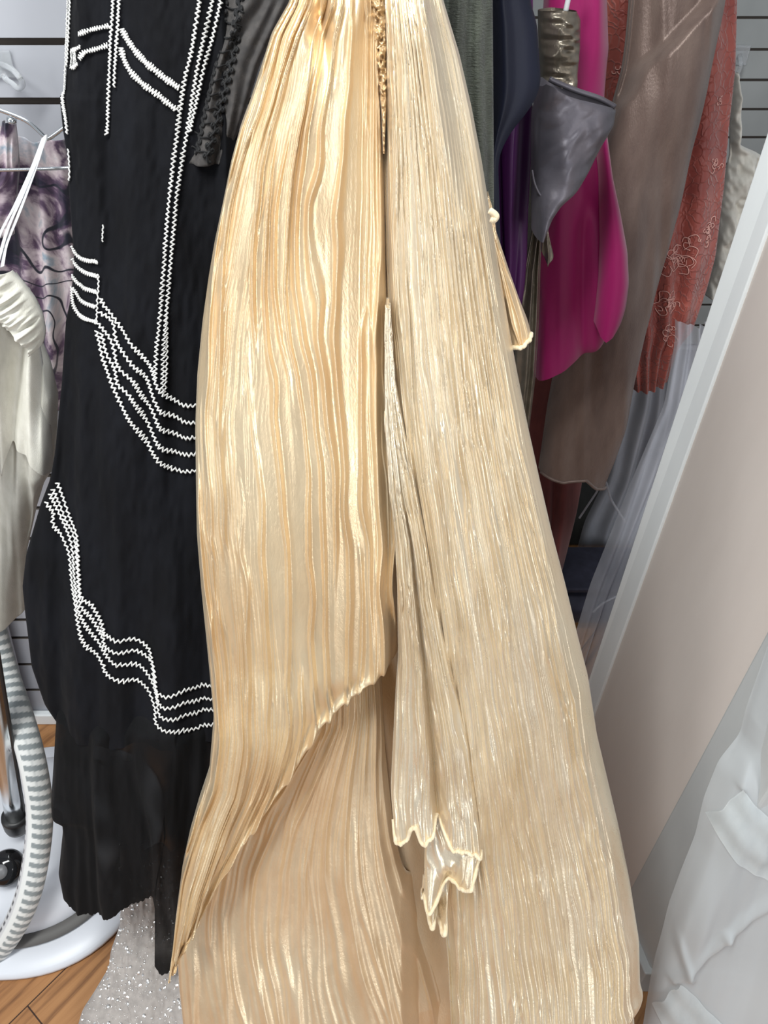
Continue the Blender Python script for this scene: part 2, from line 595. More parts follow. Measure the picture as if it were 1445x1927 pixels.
def fold_right(U, V, px, py):
    s = U * 23 + 1.3 * noise2(U * 2.0 + 7, V * 3.0, 51) + 0.25 * noise2(U * 12, V * 30, 52)
    fine = sstep(0.0, 0.07, 0.955 + 0.012 * noise2(V * 9, 0, 59) - U)
    h = 0.0034 * ridges(s, V, 60, 0.26, 6.0, -0.6, 0.3)
    s2 = U * 62 + 2.2 * noise2(U * 4, V * 5, 55) + 0.7 * noise2(U * 16, V * 40, 58)
    h = h + 0.0012 * ridges(s2, V, 70, 0.32, 12.0)
    h = h * fine
    h = h + 0.006 * noise2(U * 3.0 + 9, V * 2.5, 81) * edge_fade(U, .2)
    # smooth shoulder area near the right edge at the top
    up = sstep(520, 200, py)
    h = h * (1 - 0.6 * up * sstep(0.45, 0.6, U))
    h = h + up * 0.012 * np.sin(np.clip((U - 0.45) / 0.5, 0, 1) * math.pi * 2.0) * sstep(0.4, 0.55, U)
    h = h - 0.012 * np.exp(-(U / 0.03) ** 2)
    return deep(py) * h * edge_fade(U, 0.02)


B = Cloth([(-260, 708), (0, 720), (300, 723), (500, 727), (640, 733), (780, 745), (900, 757), (1000, 768), (1200, 790), (1400, 812), (1600, 826), (1720, 834), (1800, 842), (2000, 852)],
          [(-260, 790), (0, 834), (100, 864), (200, 887), (300, 906), (400, 922), (500, 938), (600, 955), (700, 973), (800, 993), (900, 1015), (1000, 1038), (1100, 1064), (1200, 1088), (1270, 1106),
           (1381, 1123), (1470, 1144), (1550, 1163), (1658, 1185), (1766, 1202), (1849, 1204), (1872, 1211), (1898, 1192), (2000, 1196)],
          -260, 1990, GD, 0.055, fold_right, sm=8, power=0.6)
B.build('side_skirt', GOLD_SIDE, gold, 420, 900, thick=0.0015)


def fold_mid(U, V, px, py):
    s = U * 9 + 0.8 * noise2(U * 2, V * 3, 91) + 0.3 * noise2(U * 8, V * 22, 92)
    h = 0.0032 * ridges(s, V, 95, 0.28, 5.0, -0.8, 0.2)
    h = h + 0.0012 * ridges(U * 26 + noise2(U * 5, V * 6, 96), V, 97, 0.3, 8)
    h = h - 0.016 * np.exp(-((U - 0.53) / 0.05) ** 2) * sstep(0.25, 0.6, V)
    h = h + 0.016 * noise2(U * 7 + 2, V * 0 + 0.3, 99) * sstep(0.86, 1.0, V)
    return 1.2 * h * edge_fade(U, .03)


GDm = [(y, d - 0.012 - 0.018 * float(sstep(700, 1100, y))) for y, d in GD]
C_L = [(560, 727), (700, 724), (800, 724), (900, 730), (1000, 742), (1100, 747), (1230, 749), (1300, 744), (1400, 739), (1480, 735), (1560, 740)]
C_R = [(560, 732), (700, 742), (800, 760), (900, 780), (1000, 800), (1100, 815), (1200, 836), (1300, 860), (1400, 883), (1500, 897), (1600, 907)]
C_B = [(0, 1516), (.03, 1552), (.08, 1558), (.17, 1545), (.21, 1521), (.27, 1513), (.31, 1538), (.36, 1546), (.44, 1541), (.50, 1524), (.53, 1537), (.64, 1560), (.80, 1568), (1, 1588)]
C = Cloth(C_L, C_R, 560, 1588, GDm, 0.022, fold_mid, bottom=C_B, sm=8)
co = C.build('front_flounce', GOLD_SIDE, gold, 160, 420, thick=0.0015)


def hem_edge(cl, name, parent, lift=0.001, n=160, v=1.0, wob=0.0, rad=0.0022):
    U = np.linspace(0.01, 0.99, n); V = np.full(n, v)
    px, py = cl.sample(U, V)
    p = cl.point(px, py, U, V, lift)
    p[:, 2] += wob * np.sin(U * 60)
    return tube(name, p, rad * (1 + 0.25 * noise2(U * 40, U * 0, 5)), GOLD_EDGE, parent, 8)


hem_edge(C, 'lettuce_hem', co)


def fold_tail(U, V, px, py):
    h = 0.003 * ridges(U * 7 + noise2(U * 2, V * 3, 111), V, 112, 0.28, 4, -.8, .2)
    h = h + 0.02 * np.sin(U * 9 + 1) * sstep(0.6, 1, V)
    return h * edge_fade(U, .05)


GDt = [(y, d - 0.022) for y, d in GD]
Q = Cloth([(1500, 800), (1700, 797)], [(1500, 897), (1588, 906), (1700, 906)], 1520, 1680, GDt, 0.014, fold_tail,
          bottom=[(0, 1676), (.08, 1672), (.22, 1664), (.38, 1664), (.55, 1649), (.75, 1622), (1, 1590)], sm=8)
qo = Q.build('flounce_tail', GOLD_SIDE, gold, 110, 120, thick=0.0015)
hem_edge(Q, 'lettuce_hem', qo, rad=0.0024)


def fold_curl(U, V, px, py):
    return (0.020 * np.sin(U * 11 + 2.4 + V * 1.5) * sstep(0.2, 1, V) + 0.003 * noise2(px / 5.0, py / 30.0, 114)) * edge_fade(U, .04)


T = Cloth([(1640, 796), (1680, 793), (1730, 801)], [(1640, 850), (1690, 840), (1730, 834)], 1645, 1724, [(y, d - 0.014) for y, d in GD], 0.012, fold_curl,
          bottom=[(0, 1690), (.14, 1702), (.3, 1694), (.45, 1690), (.58, 1704), (.72, 1724), (.88, 1718), (1, 1700)], sm=6)
to = T.build('curled_flounce', GOLD_SIDE, gold, 70, 60, thick=0.0015)
hem_edge(T, 'lettuce_hem', to, rad=0.0026)


def fold_under(U, V, px, py):
    s = U * 15 + 1.1 * noise2(U * 2.5, V * 1.6, 121) + 0.14 * noise2(U * 9, V * 9, 122)
    h = 0.0042 * ridges(s, V, 125, 0.22, 3.5)
    h = h + 0.0012 * ridges(U * 36 + 1.6 * noise2(U * 4, V * 2, 126) + 0.3 * noise2(U * 14, V * 9, 123), V, 127, 0.32, 3.0)
    h = h + 0.012 * noise2(U * 5, V * 1.5, 128) * edge_fade(U, .1)
    return 1.5 * h * edge_fade(U, .02) - 0.05 * sstep(752, 790, px) * sstep(1560, 1700, py)


UN = Cloth([(1180, 560), (1310, 545), (1400, 480), (1500, 410), (1600, 362), (1700, 337), (1760, 332), (1850, 337), (1927, 345), (2000, 350)],
           [(1180, 712), (1257, 717), (1411, 725), (1551, 740), (1608, 752), (1700, 780), (1800, 800), (1927, 836), (2000, 850)],
           1180, 1990, [(y, d + 0.022) for y, d in GD], 0.04, fold_under, sm=10)
UN.build('under_skirt', GOLD_LOW, gold, 380, 480, thick=0.0015)

# back of the skirt, closing the tube
BK = Cloth([(-260, 585), (0, 560), (300, 455), (600, 400), (1000, 390), (1340, 425), (1560, 385), (1700, 350), (2000, 360)],
           [(-260, 780), (0, 820), (300, 890), (600, 940), (1000, 1020), (1381, 1105), (1658, 1165), (2000, 1180)],
           -260, 1985, [(y, d + 0.032) for y, d in GD], -0.012, soft_folds(9, 0.006, 131), sm=10)
BK.build('back_panel', GOLD_LOW, gold, 120, 240)

# sleeve end showing past the right edge
SL = Cloth([(360, 900), (450, 915), (560, 935), (640, 948)], [(360, 918), (400, 929), (430, 932), (500, 955), (560, 976), (600, 992), (640, 1003)],
           360, 638, [(y, d + 0.02) for y, d in GD], 0.02,
           lambda U, V, px, py: 0.003 * ridges(U * 5 + noise2(U, V * 3, 141), V, 142, .25, 4, -.8, .2),
           bottom=[(0, 642), (.5, 636), (1, 622)], sm=6)
so = SL.build('sleeve', GOLD, gold, 60, 160, thick=0.0015)
hem_edge(SL, 'lettuce_hem', so, n=40)
hp = spline([(921, 396), (930, 402), (934, 408), (929, 414), (923, 412)], 30)
tube('curled_hem', ray_pt(hp[:, 0], hp[:, 1], .665), 0.0028, GOLD_EDGE, so, 8)

# gathered seam
def fold_seam(U, V, px, py):
    e = np.clip(4 * U * (1 - U), 0, 1)
    h = 0.006 * noise2(px / 6.0 + 1.5 * noise2(py / 20.0, U * 2, 156), py / 8.0, 152) + 0.003 * noise2(px / 3.0, py / 4.0, 153)
    return e * (h + 0.002) * (1.0 - 0.4 * sstep(.7, 1, V))


SEAM = Cloth([(-260, 690), (0, 694), (60, 700), (130, 706), (200, 716), (280, 720)], [(-260, 724), (0, 726), (60, 730), (130, 731), (200, 728), (285, 724)], -200, 282,
             [(y, d - 0.008) for y, d in GD], 0.014, fold_seam, sm=8)
SEAM.build('gathered_seam', GOLD, gold, 40, 260, thick=0.001)

# ------------------------------------------------------------------ black dress
BDp = [(-260, .92), (0, .87), (500, .79), (963, .71), (1400, .605), (1800, .495), (1850, .483)]
black = thing('embroidered_dress', 'black tiered cotton dress with wavy white zigzag stitching beside the champagne dress', 'dress', (-0.3, 0.5, 0.0))


def fold_black(U, V, px, py):
    h = 0.010 * noise2(px / 55.0, py / 420.0, 201) + 0.005 * noise2(px / 24.0 + 3, py / 260.0, 202)
    h = h + 0.0012 * noise2(px / 9.0, py / 25.0, 203)
    return h * edge_fade(U, .06)


BODY = Cloth([(-260, 138), (0, 131), (100, 128), (172, 124), (178, 113), (240, 119), (300, 129), (360, 131), (440, 137), (490, 141), (560, 134), (600, 125), (720, 117), (850, 104), (900, 95),
              (950, 76), (1040, 50), (1100, 43), (1150, 48), (1250, 60), (1320, 84), (1356, 108), (1372, 109)],
             [(-260, 435), (0, 440), (300, 452), (450, 436), (600, 415), (800, 398), (1000, 402), (1200, 420), (1372, 440)],
             -260, 1366, BDp, 0.03, fold_black, sm=4,
             bottom=[(0, 1352), (.15, 1366), (1, 1372)])
BODY.build('dress_body', BLACK_M, black, 240, 520, back=0.05)


def fold_tier(U, V, px, py):
    s = px / 34.0 + 0.7 * noise2(px / 70.0, py / 200.0, 211)
    h = 0.012 * noise2(s, py / 300.0, 212) + 0.004 * noise2(s * 2.4, py / 180.0, 213)
    h = h + 0.001 * noise2(px / 8.0, py / 30.0, 214)
    return h * edge_fade(U, .05) - 0.035 * sstep(0.14, 0.0, V)


TIER_B = [(0, 1640), (.03, 1666), (.1, 1686), (.2, 1690), (.33, 1684), (.5, 1668), (.535, 1664), (.55, 1684), (.558, 1795), (.60, 1810), (.66, 1802), (.7, 1796), (.72, 1700), (1, 1690)]
TIER = Cloth([(1190, 178), (1240, 214), (1300, 150), (1330, 108), (1356, 106), (1440, 101), (1500, 97), (1518, 97), (1528, 116), (1560, 119), (1640, 111), (1666, 116), (1690, 118), (1810, 118)],
             [(1190, 420), (1330, 440), (1500, 410), (1650, 375), (1810, 365)],
             1300, 1810, [(y, d - 0.004) for y, d in BDp], 0.03, fold_tier, bottom=[(u, y + 4 * math.sin(u * 240)) for u, y in TIER_B], sm=3)
TB = np.array(TIER_B)
TB[:, 0] = np.clip(TB[:, 0] * (445 - 115) / (372 - 115), 0, 1.3)
TB = TB[TB[:, 0] <= 1.0]
TIER.bottom = [(u, float(np.interp(u, TB[:, 0], TB[:, 1])) + 2.5 * float(noise2(u * 90, 0, 7))) for u in np.unique(np.r_[np.linspace(0, 1, 140), TB[:, 0]])]
TIER.build('gathered_flounce', BLACK_SHEER, black, 300, 260, thick=0.0006)

# white wavy stitching, every row a part
STITCH = []


def stitch(pts, amp=3.6, wave=8.5, rad=0.00085, strands=1, lift=0.0035, jag=0.25):
    """one row of zigzag stitching that follows the dress along the given photo points"""
    p = np.asarray(pts, float)
    L = np.linalg.norm(np.diff(p, axis=0), axis=1).sum()
    allv, allf, base = [], [], 0
    for k in range(strands):
        n = max(40, int(L / wave * 9))
        c = spline(p, n)
        t = np.gradient(c, axis=0); t /= np.linalg.norm(t, axis=1, keepdims=True) + 1e-9
        nn = np.stack([-t[:, 1], t[:, 0]], -1)
        s = np.linspace(0, L, n)
        ph = 2 * math.pi * s / wave + 2.2 * k + 1.2 * noise2(s / 30, s * 0 + k, 221)
        am = amp * (1 + jag * noise2(s / 11, s * 0 + k, 222))
        q = c + nn * (am * np.sin(ph))[:, None] + t * (0.9 * wave / 8.5 * np.sin(2 * ph))[:, None]
        w = BODY.point(q[:, 0], q[:, 1], lift=lift + 0.0008 * k)
        tt = np.gradient(w, axis=0); tt /= np.linalg.norm(tt, axis=1, keepdims=True) + 1e-12
        ref = np.array([0.1, -1, 0.25])
        a = np.cross(tt, ref); a /= np.linalg.norm(a, axis=1, keepdims=True) + 1e-9
        b = np.cross(tt, a)
        ang = np.linspace(0, 2 * math.pi, 5, endpoint=False)
        v = w[:, None] + rad * (a[:, None] * np.cos(ang)[None, :, None] + b[:, None] * np.sin(ang)[None, :, None])
        allv.append(v.reshape(-1, 3)); allf.append(grid_faces(n, 5, base, True)); base += n * 5
    return mesh('zigzag_stitching', np.vstack(allv), np.vstack(allf), SILVER_THREAD, black)


# side, strap and placket rows
stitch([(132, -60), (131, 0), (129, 60), (127, 120), (125, 180), (130, 215), (134, 246)], 2.8, 8, strands=2)
stitch([(141, -60), (140, 0), (137, 60), (132, 120)], 2.4, 8)
stitch([(135, 275), (137, 310), (136, 335)], 1.6, 9)
stitch([(232, -60), (229, 0), (224, 70), (220, 140), (216, 210), (213, 245)], 3, 8)
stitch([(243, -60), (240, 0), (237, 50), (234, 100), (230, 155)], 3, 8)
stitch([(206, 410), (204, 442)], 1.2, 9)
stitch([(167, 58), (190, 50), (222, 43)], 5, 4.2, 0.0007)
stitch([(168, 104), (176, 92), (196, 86), (218, 79)], 5, 4.2, 0.0007)
stitch([(143, 92), (158, 87), (172, 80)], 4, 4.6, 0.0007)
stitch([(142, 122), (152, 121), (165, 112)], 3.5, 4.6, 0.0007)
for dx in (0, 7, 14):
    stitch([(144 + dx, 92), (146 + dx, 106), (144 + dx, 119)], 1, 9)
stitch([(244, 48), (262, 78), (285, 103), (318, 131), (351, 156)], 6.0, 5.2, 0.0008)
stitch([(243, 82), (256, 116), (280, 143), (312, 168), (346, 196)], 5.5, 5.4, 0.0008)
stitch([(396, -70), (388, 0), (375, 80), (360, 140), (351, 195), (344, 250), (336, 310), (327, 400), (322, 480), (315, 570), (307, 640), (304, 690)], 3.8, 9)
stitch([(420, -70), (408, 0), (396, 60), (384, 115), (372, 180), (358, 260), (346, 335), (338, 420), (331, 500), (324, 580), (319, 650), (317, 715)], 3.6, 9)
stitch([(434, -60), (424, 0), (410, 60), (394, 120), (378, 190), (366, 240)], 3.4, 9)
stitch([(326, 545), (325, 620), (322, 700), (318, 722)], 2.2, 9)
# side band
for r in ([(137, 460), (160, 474), (197, 479)], [(138, 484), (165, 498), (197, 505)], [(139, 512), (165, 526), (195, 533)],
          [(143, 533), (165, 552), (193, 560)], [(140, 535), (147, 566), (168, 582), (195, 587)]):
    stitch(r, 3.6, 4.4, 0.0007, 2)
stitch([(198, 500), (197, 545), (195, 592)], 1.8, 9)
# upper diagonal band
for r in ([(202, 543), (211, 561), (242, 595), (277, 637), (298, 671), (308, 706), (336, 737), (367, 744), (400, 746)],
          [(199, 568), (225, 588), (235, 623), (263, 654), (287, 685), (301, 727), (315, 754), (343, 770), (367, 775), (400, 775)],
          [(197, 588), (225, 623), (239, 664), (266, 685), (280, 716), (301, 758), (315, 786), (343, 803), (367, 803), (400, 803)],
          [(204, 606), (215, 644), (232, 668), (239, 696), (263, 716), (287, 768), (311, 817), (339, 834), (367, 834), (400, 832)],
          [(195, 602), (208, 651), (225, 689), (249, 737), (277, 786), (304, 837), (329, 862), (349, 867), (367, 865), (400, 862)]):
    stitch(r, 3.8, 8.5, 0.001)
# lower diagonal band
for r in ([(111, 900), (130, 935), (145, 962), (159, 980), (163, 1014), (170, 1080), (190, 1101), (208, 1139), (215, 1156), (260, 1170), (289, 1187), (296, 1210), (304, 1253), (315, 1263), (346, 1265), (370, 1270), (394, 1267), (420, 1267)],
          [(104, 910), (118, 938), (135, 966), (154, 990), (163, 1038), (170, 1094), (187, 1121), (208, 1156), (215, 1177), (242, 1187), (273, 1198), (298, 1215), (306, 1256), (315, 1282), (346, 1287), (374, 1294), (395, 1291), (420, 1290)],
          [(100, 917), (118, 955), (145, 997), (156, 1056), (166, 1104), (183, 1142), (208, 1177), (225, 1201), (260, 1218), (287, 1236), (306, 1260), (313, 1298), (343, 1310), (374, 1315), (398, 1310), (420, 1309)],
          [(93, 931), (107, 952), (109, 976), (138, 1014), (149, 1066), (161, 1108), (176, 1166), (208, 1204), (216, 1225), (256, 1246), (287, 1263), (303, 1291), (306, 1319), (332, 1329), (367, 1343), (401, 1336), (425, 1334)]):
    stitch(r, 3.6, 8.0, 0.00105)

# sheer lace inset at the top right of the black dress
LACE = Cloth([(-260, 440), (0, 424), (100, 398), (200, 372), (300, 350)], [(-260, 560), (0, 545), (120, 490), (200, 465), (300, 430)], -260, 302,
             [(y, d - 0.005) for y, d in BDp], 0.02, soft_folds(3, 0.006, 231), sm=6)
lace = LACE.build('lace_inset', LACE_MESH, black, 60, 120, thick=0.0005)
for pts, am, wv in (([(464, -40), (455, 20), (446, 90), (432, 150), (420, 200), (408, 250), (398, 290)], 7, 19), ([(432, -40), (424, 40), (410, 120), (398, 180), (386, 240), (378, 280)], 4, 16)):
    L = np.linalg.norm(np.diff(np.array(pts, float), axis=0), axis=1).sum()
    n = int(L / wv * 16); c = spline(pts, n); t = np.gradient(c, axis=0); t /= np.linalg.norm(t, axis=1, keepdims=True)
    s = np.linspace(0, L, n); ph = 2 * math.pi * s / wv
    q = c + np.stack([-t[:, 1], t[:, 0]], -1) * (am * np.sin(ph))[:, None] + t * (wv * .32 * np.sin(2 * ph))[:, None]
    w = LACE.point(q[:, 0], q[:, 1], lift=0.002)
    tube('scalloped_cord', w, 0.0014, BLACK_CORD, lace, 6)
for k in range(11):
    y = 8 + k * 26
    x = float(np.interp(y, [0, 100, 200, 300], [436, 412, 386, 366]))
    q = spline([(x - 6, y), (x + 8, y + 7), (x + 22, y + 5), (x + 34, y + 12)], 14)
    tube('lace_stem', LACE.point(q[:, 0], q[:, 1], lift=0.002), 0.0009, BLACK_CORD, lace, 5)

# ------------------------------------------------------------------ glitter dress under the black one
gl = fabric('silver_grey_glitter_tulle', lin(150, 143, 138), lin(176, 168, 162), 0.6, 0.3, 90, (1, 1, 1), 0.4, 0.5)
SEQ = M('silver_glitter_flake').set(Base_Color=(0.93, 0.92, 0.9, 1), Metallic=1.0, Roughness=0.3).m
GLD = [(1560, .63), (1690, .59), (1800, .515), (1927, .43), (1990, .392)]
glit = thing('glitter_dress', 'silver grey glitter tulle dress skirt reaching the floor below the black dress', 'dress', tuple(ray_pt(260, 1900, .43)[:2]) + (0.0,))
GLC = Cloth([(1560, 226), (1690, 228), (1740, 226), (1790, 208), (1820, 205), (1870, 175), (1900, 155), (1990, 130)], [(1560, 380), (1990, 400)], 1560, 1965, GLD, 0.03,
            lambda U, V, px, py: (0.010 * noise2(px / 22.0, py / 160.0, 241) + 0.003 * noise2(px / 6.0, py / 12.0, 242)) * edge_fade(U, .05), sm=10)
skirt = GLC.build('skirt', gl.m, glit, 110, 170)
n = 1500
U = RNG.uniform(0.0, 1.0, n) ** 1.25; V = 1 - RNG.uniform(0, 1, n) ** 1.3
px, py = GLC.sample(U, V)
c = GLC.point(px, py, U, V, lift=0.0015)
vs, fs = [], []
for i in range(n):
    r = 0.0005 + 0.0026 * random.Random(i).random() ** 5
    a = RNG.normal(size=3) * 0.22 + np.array([0.1, -0.30, 0.95]); a /= np.linalg.norm(a)
    b = np.cross(a, [0.3, 0.5, 0.8]); b /= np.linalg.norm(b); d = np.cross(a, b)
    k = len(vs)
    vs += [c[i] + r * (b * math.cos(t) + d * math.sin(t)) for t in np.arange(6) * math.pi / 3]
    vs += [c[i] + a * r * 0.35]
    fs += [(k + j, k + (j + 1) % 6, k + 6) for j in range(6)]
fl = mesh('glitter_flakes', vs, fs, SEQ, glit, smooth=False)
fl['kind'] = 'stuff'

# ------------------------------------------------------------------ left: printed top, white blouse, hanger
PR = M('painterly_floral_chiffon')
pv = PR.coords((1, 1, 1))
PR.color(PR.ramp(PR.noise(pv, 13, 5, 0.6, 1.2), [(0.38, lin(30, 28, 50)), (0.47, lin(92, 70, 94)), (0.53, lin(176, 160, 168)), (0.6, lin(204, 192, 194)), (0.7, lin(140, 156, 170))]))
wv = PR.node('ShaderNodeTexWave', wave_type='RINGS'); wv.inputs['Scale'].default_value = 5; wv.inputs['Distortion'].default_value = 26; wv.inputs['Detail'].default_value = 2; wv.inputs['Detail Scale'].default_value = 1.5
PR.link(pv, wv.inputs['Vector'])
ink = PR.ramp(wv.outputs['Fac'], [(0.95, (0, 0, 0, 1)), (0.985, (1, 1, 1, 1))])
msk = PR.ramp(PR.noise(PR.coords((1, 1, .5)), 9, 2), [(0.48, (0, 0, 0, 1)), (0.56, (1, 1, 1, 1))])
mm = PR.node('ShaderNodeMath', operation='MULTIPLY'); PR.link(ink, mm.inputs[0]); PR.link(msk, mm.inputs[1])
mx = PR.node('ShaderNodeMix', data_type='RGBA'); PR.link(mm.outputs[0], mx.inputs[0])
src = [l.from_socket for l in PR.nt.links if l.to_socket == PR.b.inputs['Base Color']][0]
PR.link(src, mx.inputs[6]); mx.inputs[7].default_value = lin(26, 28, 44)
PR.color(mx.outputs[2]).set(Roughness=0.6, Sheen_Weight=0.2)

printed = thing('printed_blouse', 'mauve and navy painterly floral print blouse hanging on a chrome hanger at the left', 'blouse', tuple(ray_pt(60, 760, .95)))
PRC = Cloth([(200, -90), (300, -95), (760, -110)], [(200, 100), (225, 108), (250, 118), (320, 138), (500, 150), (760, 150)], 222, 760, [(200, .96), (760, .945)], 0.025,
            soft_folds(5, 0.010, 251), top=[(0, 232), (.42, 222), (.55, 224), (.62, 246), (.8, 262), (.9, 256), (1, 262)], sm=8)
PRC.build('bodice', PR.m, printed, 110, 160)
PRS = Cloth([(224, 8), (260, 4), (320, -4), (420, -30)], [(224, 30), (260, 34), (320, 38), (420, 28)], 226, 440, [(200, .925), (440, .91)], 0.02, soft_folds(2, 0.005, 252), sm=6)
PRS.build('sleeve', PR.m, printed, 40, 60)

CHROME = M('chrome').set(Base_Color=(0.75, 0.78, 0.8, 1), Metallic=1.0, Roughness=0.18).m
hang = thing('clip_hanger', 'chrome wire hanger with a straight bar holding the printed blouse at left', 'hanger', tuple(ray_pt(60, 320, .905)))
hp = spline([(-90, 190), (-40, 196), (0, 207), (45, 225), (66, 240), (85, 258), (92, 260), (116, 243), (135, 228)], 60)
tube('hanger_arm', ray_pt(hp[:, 0], hp[:, 1], .895), 0.0024, CHROME, hang, 10)
hp = spline([(-90, 322), (0, 320), (80, 318), (150, 315)], 30)
tube('trouser_bar', ray_pt(hp[:, 0], hp[:, 1], .890), 0.0019, CHROME, hang, 10)
hp = spline([(22, 219), (22, 226), (23, 234)], 10)
tube('garment_clip', ray_pt(hp[:, 0], hp[:, 1], .898), [0.003, .004, .005, .0055, .0055, .0055, .0055, .005, .004, .002], CHROME, hang, 12)

WHITE_CLOTH = fabric('white_cotton_gauze', lin(206, 204, 192), lin(228, 226, 216), 0.85, 0.3, 60, (1, 1, 0.4), 0.5, 0.2).m
RIBBON = fabric('white_satin_ribbon', lin(220, 222, 226), lin(236, 238, 240), 0.5, 0.2, 120).m
blouse = thing('white_blouse', 'white gauze blouse with ruched neckline hanging from thin straps at far left', 'blouse', tuple(ray_pt(50, 1160, .80)))


def fold_blouse(U, V, px, py):
    h = 0.014 * noise2(px / 26.0 + 0.002 * py, py / 330.0, 261) + 0.006 * noise2(px / 12.0, py / 140.0, 262)
    h = h + 0.005 * noise2(px / 14.0, py / 9.0, 263) * sstep(0.16, 0.02, V)
    return h * edge_fade(U, .04)


BL = Cloth([(490, -60), (1160, -70)], [(495, 8), (510, 30), (530, 44), (560, 62), (590, 78), (620, 84), (640, 80), (680, 96), (740, 110), (800, 108), (850, 104), (885, 98), (905, 84), (950, 70), (1040, 50), (1100, 50), (1150, 52), (1160, 44)],
           490, 1155, [(490, .80), (1160, .775)], 0.03, fold_blouse, sm=5, top=[(0, 470), (.75, 505), (1, 512)], bottom=[(0, 1130), (.55, 1140), (.62, 1160), (.8, 1158), (1, 1140)])
BLb = BL.build('bodice', WHITE_CLOTH, blouse, 150, 300)
OVR = Cloth([(500, -60), (900, -70)], [(500, 14), (600, 68), (700, 84), (800, 96), (850, 100), (885, 100)], 500, 885, [(490, .788), (900, .77)], 0.03, fold_blouse, sm=5,
            top=[(0, 480), (.8, 512), (1, 530)], bottom=[(0, 780), (.4, 850), (.52, 872), (.62, 815), (.78, 840), (1, 886)])
OVR.build('overlay_ruffle', WHITE_CLOTH, blouse, 120, 180)
NK = Cloth([(490, -40), (560, -20), (600, 6), (645, 44)], [(490, 6), (510, 26), (530, 46), (560, 68), (590, 82), (620, 87), (640, 84), (660, 74)], 488, 652, [(490, .772), (660, .765)], 0.034,
           lambda U, V, px, py: (.006 * noise2((px * .5 + py) / 10.0, (px - py * .6) / 34.0, 265) + .003 * noise2((px * .5 + py) / 5.0, (px - py) / 20.0, 266)) * edge_fade(U, .08),
           top=[(0, 470), (.7, 492), (1, 508)], bottom=[(0, 560), (.5, 610), (.8, 650), (1, 646)], sm=6)
NK.build('ruched_neckline', WHITE_CLOTH, blouse, 90, 110)
for pts in ([(88, 256), (70, 300), (40, 372), (14, 432), (-6, 500)], [(82, 258), (58, 320), (26, 390), (0, 440), (-20, 500)], [(86, 254), (66, 318), (36, 400), (12, 460), (4, 502)]):
    q = spline(pts, 40)
    p = ray_pt(q[:, 0], q[:, 1], np.linspace(.885, .775, 40))
    w = np.array([0.0022, 0, 0.0008])
    v = np.concatenate([p - w, p + w, p + w + [0, 0.0008, 0], p - w + [0, 0.0008, 0]])
    m4 = len(p); i = np.arange(m4 - 1)
    f = np.vstack([np.stack([a * m4 + i, b * m4 + i, b * m4 + i + 1, a * m4 + i + 1], -1) for a, b in ((0, 1), (1, 2), (2, 3), (3, 0))])
    mesh('shoulder_strap', v, f, RIBBON, blouse)

CLEAR = M('clear_plastic').set(Base_Color=(0.9, 0.92, 0.94, 1), Roughness=0.08, Transmission_Weight=0.75, IOR=1.3).m


def wall_hook(px, py, D, s, label, pts):
    r = thing('wall_hook', label, 'hook', tuple(ray_pt(px, py, D)))
    q = spline(pts, 40)
    d = np.interp(np.linspace(0, 1, 40), [0, .4, 1], [D - 0.004, D - 0.035, D - 0.02])
    tube('hook_arm', ray_pt(q[:, 0], q[:, 1], d), s, CLEAR, r, 10)
    x, y = pts[0]
    p = ray_pt(x, y, D - 0.004)
    box('hook_plate', p + [-4 * s, -0.001, -4 * s], p + [4 * s, 0.003, 4 * s], CLEAR, r, 0.001)
    return r


wall_hook(8, 120, WALL_D, 0.0035, 'small clear plastic hook on the left grey slatted wall', [(2, 121), (22, 130), (38, 148), (42, 160), (34, 166), (24, 158), (12, 150), (6, 140)])
wall_hook(1384, 135, BACK_D, 0.006, 'small clear plastic hook on the far right slatted wall', [(1392, 104), (1394, 120), (1390, 134), (1384, 140), (1378, 136)])

# ------------------------------------------------------------------ garment steamer, bottom left
WPLAST = M('white_plastic').set(Base_Color=lin(216, 219, 226), Roughness=0.35).m
GREYBAND = M('dark_grey_rubber').set(Base_Color=lin(92, 90, 88), Roughness=0.6).m
BPLAST = M('glossy_black_plastic').set(Base_Color=(0.008, 0.008, 0.009, 1), Roughness=0.08).m
MBLACK = M('matt_black_plastic').set(Base_Color=(0.014, 0.014, 0.015, 1), Roughness=0.4).m
GREYCAP = M('grey_plastic').set(Base_Color=lin(110, 110, 112), Roughness=0.4).m
SC = np.array([-0.665, 0.725, 0.0])
steam = thing('garment_steamer', 'white garment steamer base with chrome pole and grey woven hose on the floor', 'steamer', SC)
flange = lathe('base_plate', [(0.0, 0.0), (0.222, 0.0), (0.228, 0.006), (0.228, 0.012), (0.222, 0.018), (0.19, 0.022), (0.0, 0.022)], SC, WPLAST, steam, 72, 2.5)
lathe('tank', [(0.0, 0.022), (0.168, 0.022), (0.170, 0.04), (0.166, 0.062), (0.150, 0.084), (0.125, 0.098), (0.08, 0.108), (0.0, 0.112)], SC, WPLAST, steam, 72, 2.3)
lathe('bumper_ring', [(0.166, 0.020), (0.186, 0.022), (0.189, 0.028), (0.186, 0.034), (0.172, 0.037), (0.166, 0.034)], SC, GREYBAND, steam, 72, 2.3)
# knob
kp = ray_pt(14, 1632, .628)
kn = lathe('control_knob', [(0, -.012), (.026, -.012), (.030, 0), (.029, .012), (.022, .021), (.012, .0245), (0, .025)], kp, BPLAST, steam, 40, 2, (math.radians(38), 0.0, 0.25))
lathe('knob_cap', [(0, .026), (.012, .0262), (.012, .0245), (0, .0235)], kp + np.array([-.003, -.003, 0]), GREYCAP, kn, 30, 2, (math.radians(38), 0.0, 0.25))
